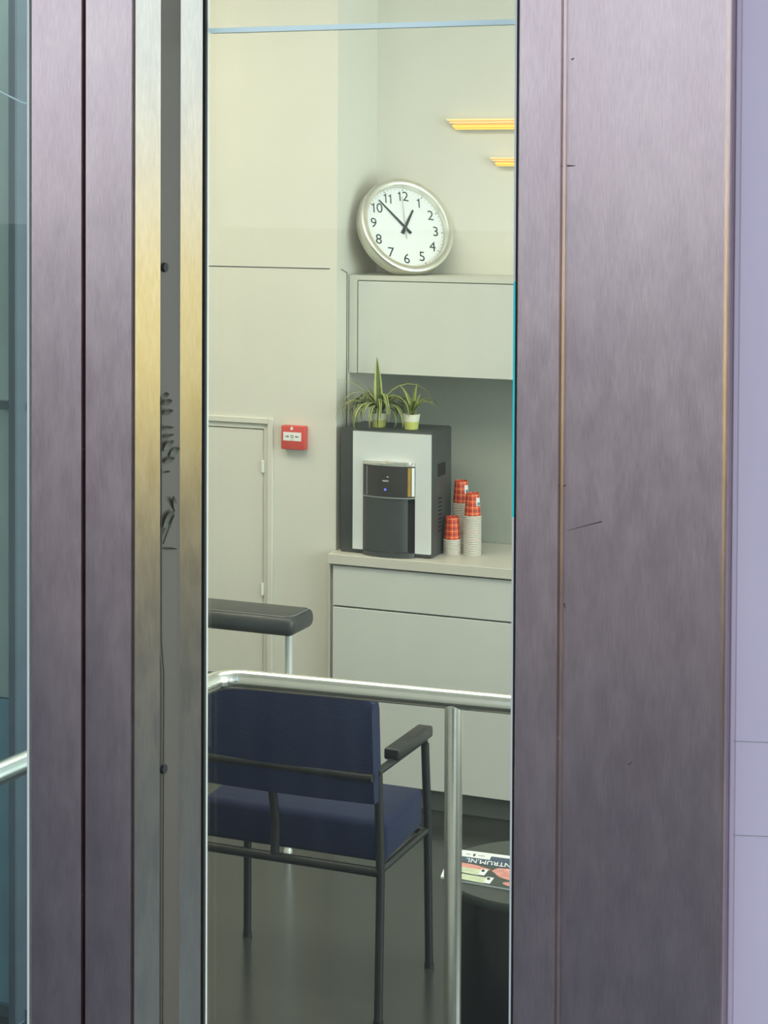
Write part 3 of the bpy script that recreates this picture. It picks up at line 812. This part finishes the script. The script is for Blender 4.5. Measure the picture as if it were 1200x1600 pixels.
for i in range(42):
    az = cam_az + math.radians(-165 + 330 * i / 41 + rnd.uniform(-9, 9))
    L = rnd.uniform(.15, .235); upa = math.radians(rnd.uniform(52, 82)); dr = math.radians(rnd.uniform(125, 165))
    obj('leaf', blade(rt + Vector((rnd.uniform(-.006, .006), rnd.uniform(-.006, .006), 0)), az, L, upa, dr, rnd.uniform(.0060, .0086), rnd), ['leaf', 'leafpale'], pA, smooth=True)
Rz = math.atan2(RIGHT.y, RIGHT.x)
for az, L, upa, dr, wd in ((Rz + math.pi, .21, 70, 58, .009), (Rz + math.pi + .2, .19, 62, 130, .006), (Rz + 2.0, .20, 88, 8, .017), (Rz + .1, .32, 80, 150, .0085), (Rz - .35, .20, 66, 120, .0060), (Rz + 1.7, .12, 80, 30, .006), (Rz + 2.3, .13, 74, 40, .006), (Rz + .0, .17, 62, 90, .006)):
    obj('leaf', blade(rt, az, L, math.radians(upa), math.radians(dr), wd, rnd), ['leaf', 'leafpale'], pA, smooth=True)
YP2 = YM + .045
x2_ = XA(642, YP2)
pB = thing('small_potted_plant', 'small lime plant in a cream and green pot, right on the coffee machine', 'plant', (x2_, YP2, pz))
pot(pB, x2_, YP2, pz, .024, .031, .052)
rt = Vector((x2_, YP2, pz + .047))
for az, L, upa, dr, wd in ((Rz, .17, 76, 165, .0050), (Rz - .6, .12, 80, 100, .0065), (Rz + math.pi, .12, 82, 85, .0065), (Rz + .5, .15, 80, 120, .0055), (Rz - 1.3, .10, 82, 80, .007),
                           (Rz + 2.2, .14, 84, 60, .006), (Rz - 2.4, .11, 82, 60, .006), (Rz + 1.2, .12, 86, 30, .007), (Rz - .2, .10, 72, 60, .006), (Rz + 3.5, .10, 78, 50, .006), (Rz + .9, .09, 78, 40, .007)):
    obj('leaf', blade(rt + Vector((rnd.uniform(-.008, .008), rnd.uniform(-.008, .008), 0)), az, L, math.radians(upa), math.radians(dr), wd, rnd), ['leaf2', 'leafpale' if rnd.random() < .4 else 'leaf2'], pB, smooth=True)

# ------------------------------------------------------------------ paper cups, stacked upside down
CH, CR0, CR1, PITCH_C, RIMH = .082, .0225, .0300, .0061, .0047
def cup_mesh():
    b = B(); lathe(b, [(0, CH - .004), (CR0 - .001, CH - .004), (CR0 - .0005, CH), (CR0 + .0003, CH), (CR0 + .0006, CH - .002), (CR1 - .0012 - (CR1 - .0018 - CR0) * .0016 / (CH - .002 - RIMH), .0062), (CR1 - .0012, RIMH - .001), (CR1 - .0016, RIMH - .001), (CR0 - .0006, CH - .006)], 32)
    for f in b.faces:
        if max(v.co.z for v in f.verts) < .0065: f.material_index = 1  # dark collar paints the shade between nested rims
    return b
def rim_mesh():
    b = B(); lathe(b, [(CR1 - .0022, .0004), (CR1 - .0002, .0), (CR1 + .0012, .0010), (CR1 + .0012, RIMH - .0012), (CR1 - .0002, RIMH), (CR1 - .0022, RIMH - .0004), (CR1 - .0022, .0004)], 32)
    return b
c0 = thing('paper_cup', '', 'cup', (0, 0, 0))
body0 = obj('body', cup_mesh(), ['tartan', 'cup_gap'], c0, smooth=True, local=True)
rim0 = obj('rim', rim_mesh(), 'cuprim', c0, smooth=True, local=True)
stacks = [(PZ(706.5, 865.5, bz1), 9, 'short front', 'red tartan paper cup topping the short front stack beside the coffee machine', None),
          (PZ(738, 867, bz1), 23, 'right', 'red tartan paper cup topping the right-hand stack, label on its side', 1),
          (PZ(720, 859.5, bz1), 28, 'tall rear', 'red tartan paper cup topping the tall rear stack, label on its side', 1)]
first = True
for base, n, nm, lab, has in stacks:
    for k in range(n):
        if first: t, kids, first = c0, [body0, rim0], False
        else:
            t = c0.copy(); COL.objects.link(t)
            for ch in (body0, rim0):
                c = ch.copy(); COL.objects.link(c); c.parent = t
        t.location = (base.x + rnd.uniform(-.0004, .0004), base.y + rnd.uniform(-.0004, .0004), bz1 + .0003 + k * PITCH_C)
        t.rotation_euler = (0, 0, rnd.uniform(0, 6.28) if k < n - 1 else .4)
        top = k == n - 1
        t['label'] = lab if top else 'upturned paper cup nested in the %s stack, only its pale rim showing' % nm
        t['group'] = 'paper cups on the worktop' if top else 'paper cups nested in the %s stack' % nm
        if top and has:
            for zz0, zz1, mt, nm2 in ((.040, .068, 'white', 'label'), (.042, .052, 'teal', 'label_print')):
                b = B(); n_ = 6; lo, hi = [], []
                dirr = math.atan2(RIGHT.y, RIGHT.x) - math.radians(38) - .4
                aw = .42 if mt == 'white' else .26
                ex_ = .0004 if mt == 'white' else .0008
                def rr(z): return CR0 + .0006 + (CR1 - .0012 - CR0 - .0006) * (CH - .002 - z) / (CH - .002 - RIMH) + ex_
                for i in range(n_ + 1):
                    a = dirr - aw + 2 * aw * i / n_
                    lo.append(b.verts.new((rr(zz0) * math.cos(a), rr(zz0) * math.sin(a), zz0))); hi.append(b.verts.new((rr(zz1) * math.cos(a), rr(zz1) * math.sin(a), zz1)))
                for i in range(n_): b.faces.new((lo[i], lo[i + 1], hi[i + 1], hi[i]))
                obj(nm2, b, mt, t, local=True)

# ------------------------------------------------------------------ padded perch stool
SF = PZ(450, 1332, 0)
sl, sr = XA(298, 5.62, 960), XA(482, 5.64, 960)
st = thing('perch_stool', 'charcoal padded perch stool on chrome legs before the low door', 'stool', (SF.x, SF.y, 0))
sz0 = ZA(440, 995.5, SF.y - .07); sz1_ = sz0 + .066
b = box(B(), sl, sr, SF.y - .075, SF.y + .105, sz0, sz1_, .026, 5)
pad = obj('seat_pad', b, 'vinyl', st, smooth=True)
b = B(); y0_, y1_ = SF.y - .062, SF.y + .09; zt_ = sz1_ - .0025
tube(b, [(sl + .03, y0_, zt_), (sr - .04, y0_, zt_), (sr - .02, y0_ + .012, zt_), (sr - .012, y0_ + .035, zt_), (sr - .012, y1_ - .02, zt_)], .0022, 8)
sub('piping', b, 'piping', pad, st, smooth=True)
xs2 = XA(309, SF.y, 1020)
for x in (SF.x, xs2):
    b = B(); tube(b, [(x, SF.y, .012), (x, SF.y, sz0 + .004)], .0118, 20); obj('leg', b, 'chrome_b', st, smooth=True)
    b = B(); lathe(b, [(0, 0), (.014, 0), (.014, .008), (.012, .014), (0, .014)], 20, x, SF.y); obj('foot_disc', b, 'chrome_b', st, smooth=True)
obj('under_plate', box(B(), xs2 - .02, SF.x + .02, SF.y - .04, SF.y + .06, sz0 - .003, sz0 + .003), 'blackmetal', st)

# ------------------------------------------------------------------ armchair
XCRt, XCLf = PZ(663, 1519, 0).x, PZ(366, 1479, 0).x
YFf, YRr = 4.92, 4.575
ch = thing('armchair', 'blue upholstered armchair with black tube frame, back to the glass', 'chair', ((XCRt + XCLf) / 2, 4.75, 0))
xm_ = (XCRt + XCLf) / 2
b = box(B(), XCLf + .010, XCRt - .006, 4.615, 4.885, .386, .495, .018, 4)
for v in b.verts: v.co.z += (v.co.y - 4.615) / .27 * .018
obj('seat', b, 'fabric', ch, smooth=True)
# slightly curved backrest
b = B(); nseg = 14; rows = []
x0, x1 = XCLf - .004, XCRt - .006
zb0, zb1 = .568, .861
for i in range(nseg + 1):
    t = -1 + 2 * i / nseg; y = 4.525 + .012 * t * t
    e = max(0, abs(t) - .86) / .14
    zt_ = zb1 - .03 * e * e
    xx = (x0 + x1) / 2 + (x1 - x0) / 2 * t
    prof = [(y, zb0), (y - .004, zb0 + .02), (y - .022, zt_ - .02), (y - .014, zt_), (y + .022, zt_), (y + .030, zt_ - .02), (y + .046, zb0 + .02), (y + .040, zb0)]
    rows.append([b.verts.new((xx, yy, zz)) for yy, zz in prof])
for a, c in zip(rows, rows[1:]):
    for k in range(8): b.faces.new((a[k], a[(k + 1) % 8], c[(k + 1) % 8], c[k]))
b.faces.new(rows[0][::-1]); b.faces.new(rows[-1])
obj('backrest', b, 'fabric', ch, smooth=True)
AZ = .640
for s, x in ((-1, XCLf), (1, XCRt)):
    b = B(); tube(b, [(x, YFf, 0.008), (x - s * .004, YFf - .008, .42), (x - s * .010, YFf - .012, AZ - .04), (x - s * .010, YFf - .014, AZ - .012)], .0115, 14); lg = obj('leg', b, 'blackmetal', ch, smooth=True)
    b = B(); tube(b, [(x, YFf, 0), (x, YFf, .014)], .0135, 14); sub('foot_cap', b, 'blackpad', lg, ch, smooth=True)
    b = B(); tube(b, [(x + s * .012, YRr - .05, 0.008), (x - s * .004, YRr, .36), (x - s * .012, YRr, AZ)], .0115, 14); lg = obj('leg', b, 'blackmetal', ch, smooth=True)
    b = B(); tube(b, [(x + s * .012, YRr - .05, 0), (x + s * .012, YRr - .05, .014)], .0135, 14); sub('foot_cap', b, 'blackpad', lg, ch, smooth=True)
    b = B(); tube(b, [(x - s * .012, YRr - .01, AZ + .002), (x - s * .012, YFf - .03, AZ + .002), (x - s * .011, YFf - .016, AZ - .006)], .0105, 14); obj('arm_tube', b, 'blackmetal', ch, smooth=True)
    obj('armrest', box(B(), x - s * .012 - .023, x - s * .012 + .023, 4.665, 4.915, AZ + .006, AZ + .038, .007, 3), 'blackpad', ch, smooth=True)
    b = B(); tube(b, [(x - s * .006, YRr, .382), (x - s * .006, YFf, .386)], .010, 12); obj('side_rail', b, 'blackmetal', ch, smooth=True)
for nm, y, z, r in (('rear_rail', YRr, .378, .0125), ('front_rail', YFf - .02, .386, .010), ('back_bar', YRr - .012 - .038, AZ, .011)):
    b = B(); tube(b, [(XCLf + .006, y, z), (XCRt - .006, y, z)], r, 14); obj(nm, b, 'blackmetal', ch, smooth=True)
b = B(); tube(b, [(xm_ - .03, YRr + .002, .374), (xm_ - .026, YRr + .002, .47), (xm_ - .03, YRr - .022, .60)], .0125, 12); obj('back_strut', b, 'blackmetal', ch, smooth=True)

# ------------------------------------------------------------------ round side table with a magazine
TC = PZ(838, 1362, .665); TR = .205
tb = thing('side_table', 'round black drum side table right of the rail post', 'table', (TC.x, TC.y, 0))
b = B(); lathe(b, [(0, .01), (TR - .012, .01), (TR - .010, .02), (TR - .008, .64), (TR - .010, .646), (0, .646)], 64, TC.x, TC.y); obj('drum', b, 'blackgloss', tb, smooth=True)
b = B(); lathe(b, [(0, .646), (TR - .001, .646), (TR, .648), (TR, .662), (TR - .002, .665), (0, .665)], 64, TC.x, TC.y); obj('table_top', b, 'tabletop', tb, smooth=True)
b = B(); lathe(b, [(0, 0), (TR - .02, 0), (TR - .02, .01), (0, .01)], 48, TC.x, TC.y); obj('base', b, 'blackmetal', tb, smooth=True)
MZ = .6655
A, B_, C_, D_ = PZ(706, 1329, MZ), PZ(688, 1372.5, MZ), PZ(850, 1401, MZ), PZ(850, 1347.5, MZ)
ex = (D_ - A).normalized(); ey = (A - B_).normalized()
mg = thing('magazine', 'magazine with navy title band lying on the drum table', 'magazine', A)
WM = DM = 1.0
def M3(u, v): return (A * (1 - u) + D_ * u) * (1 - v) + (B_ * (1 - u) + C_ * u) * v      # u right from the far left corner, v toward the camera
def flat(name, pts, z, mat, th=.0003, parent=mg, part=None):
    b = B(); lo = [b.verts.new(M3(u, v) + Vector((0, 0, z))) for u, v in pts]; hi = [b.verts.new(M3(u, v) + Vector((0, 0, z + th))) for u, v in pts]
    n = len(pts)
    for i in range(n): b.faces.new((lo[i], lo[(i + 1) % n], hi[(i + 1) % n], hi[i]))
    b.faces.new(hi); b.faces.new(lo[::-1])
    return sub(name, b, mat, part, mg) if part else obj(name, b, mat, mg)
flat('pages', [(0.002, .002), (1, .002), (1, .998), (.002, .998)], 0.0, 'paper', .004)
cv = flat('cover', [(.03, 0), (1, 0), (1, 1), (.05, 1)], .0041, 'cover', .0004)
def rect(u0, u1, v0, v1): return [(u0, v0), (u1, v0), (u1, v1), (u0, v1)]
zz = .0046
flat('white_strip', rect(.03, 1, 0, .22), zz, 'paper', part=cv)
flat('title_band', rect(.03, 1, .22, .40), zz, 'navy', part=cv)
flat('blue_block', [(.44, .10), (1, .10), (1, .23), (.43, .23)], zz + .0003, 'navy', part=cv)
flat('logo_mark', [(.245, .10), (.275, .08), (.265, .18), (.25, .17)], zz + .0003, 'ink', part=cv)
flat('small_print', rect(.30, .37, .115, .135), zz + .0003, 'greyink', part=cv)
flat('small_print', rect(.17, .22, .115, .135), zz + .0003, 'greyink', part=cv)
def ell(u, v, a, c, n=18, rot=0): return [(u + a * math.cos(2 * math.pi * i / n), v + c * math.sin(2 * math.pi * i / n + rot)) for i in range(n)]
flat('pink_picture', [(.16, .43), (.30, .45), (.46, .52), (.45, .56), (.34, .58), (.26, .62), (.16, .56)], zz, 'pink', part=cv)
flat('pink_picture', [(.50, .50), (.54, .44), (.64, .42), (.70, .46), (.72, .66), (.66, .76), (.56, .72), (.51, .62), (.47, .56)], zz, 'pink', part=cv)
flat('pink_picture', ell(.70, .88, .10, .06), zz, 'pink', part=cv)
for u, v, w_ in ((.12, .58, .25), (.16, .80, .28)):
    flat('mint_picture', [(u, v), (u + w_, v), (u + w_ - .02, v + .19), (u, v + .17)], zz + .0002, 'mint', part=cv)
    flat('white_picture', [(u + w_, v - .03), (u + w_ + .07, v - .03), (u + w_ + .04, v + .17), (u + w_ - .02, v + .17)], zz + .0003, 'paper', part=cv)
    flat('dark_spot', ell(u + w_ + .02, v + .025, .018, .04, 10), zz + .0006, 'ink', part=cv)
text_u = (D_ - A).length
mid = M3(.425, .315) + Vector((0, 0, zz + .0004)) - mg.location
ev = (M3(.4, .0) - M3(.4, 1.0)); dv = ev.length; ev.normalize()
mt_ = Matrix(((-ex.x, -ev.x, 0, mid.x), (-ex.y, -ev.y, 0, mid.y), (0, 0, 1, mid.z), (0, 0, 0, 1))) @ Matrix.Diagonal((.62, 1.05, 1, 1))
text_mesh('NTRUM.NL', .034, 'white', 'lettering', mg, mt_, part=cv, extrude=.0002)

# ------------------------------------------------------------------ handrail inside the glass
RZ = 1.20; RR = .0187
p_r0, p_r1 = PZ(400, 1063.5, RZ), PZ(800, 1101, RZ)
dirr = (p_r1 - p_r0).normalized()
corner = PZ(350, 1058.8, RZ)
corner = p_r0 + dirr * (corner - p_r0).dot(dirr)
pl_ = PZ(22, 1199, RZ)
ldir = (pl_ - corner).normalized()
lend = corner + ldir * ((corner.y - 1.80) / -ldir.y)
rend = p_r1 + dirr * .75
path = [lend, corner.lerp(lend, .5)] + fillet(lend, corner, rend, .055, 12) + [p_r0.lerp(p_r1, .4), p_r1, rend]
PP = PZ(708.5, 1093, RZ)
PP = p_r0 + dirr * (PP - p_r0).dot(dirr)
hr = thing('handrail', 'polished steel handrail with a corner bend behind the glass', 'railing', (PP.x, PP.y, 0))
b = B(); tube(b, path, RR, 28); obj('rail', b, 'chrome', hr, smooth=True)
for q in (PP, lend + Vector((0, .02, 0)), rend - dirr * .03):
    b = B(); tube(b, [(q.x, q.y, .006), (q.x, q.y, RZ - .012)], .0170, 24); p_ = obj('post', b, 'chrome', hr, smooth=True)
    b = B(); lathe(b, [(0, 0), (.045, 0), (.045, .004), (.042, .007), (0, .007)], 28, q.x, q.y); sub('floor_flange', b, 'chrome', p_, hr, smooth=True)
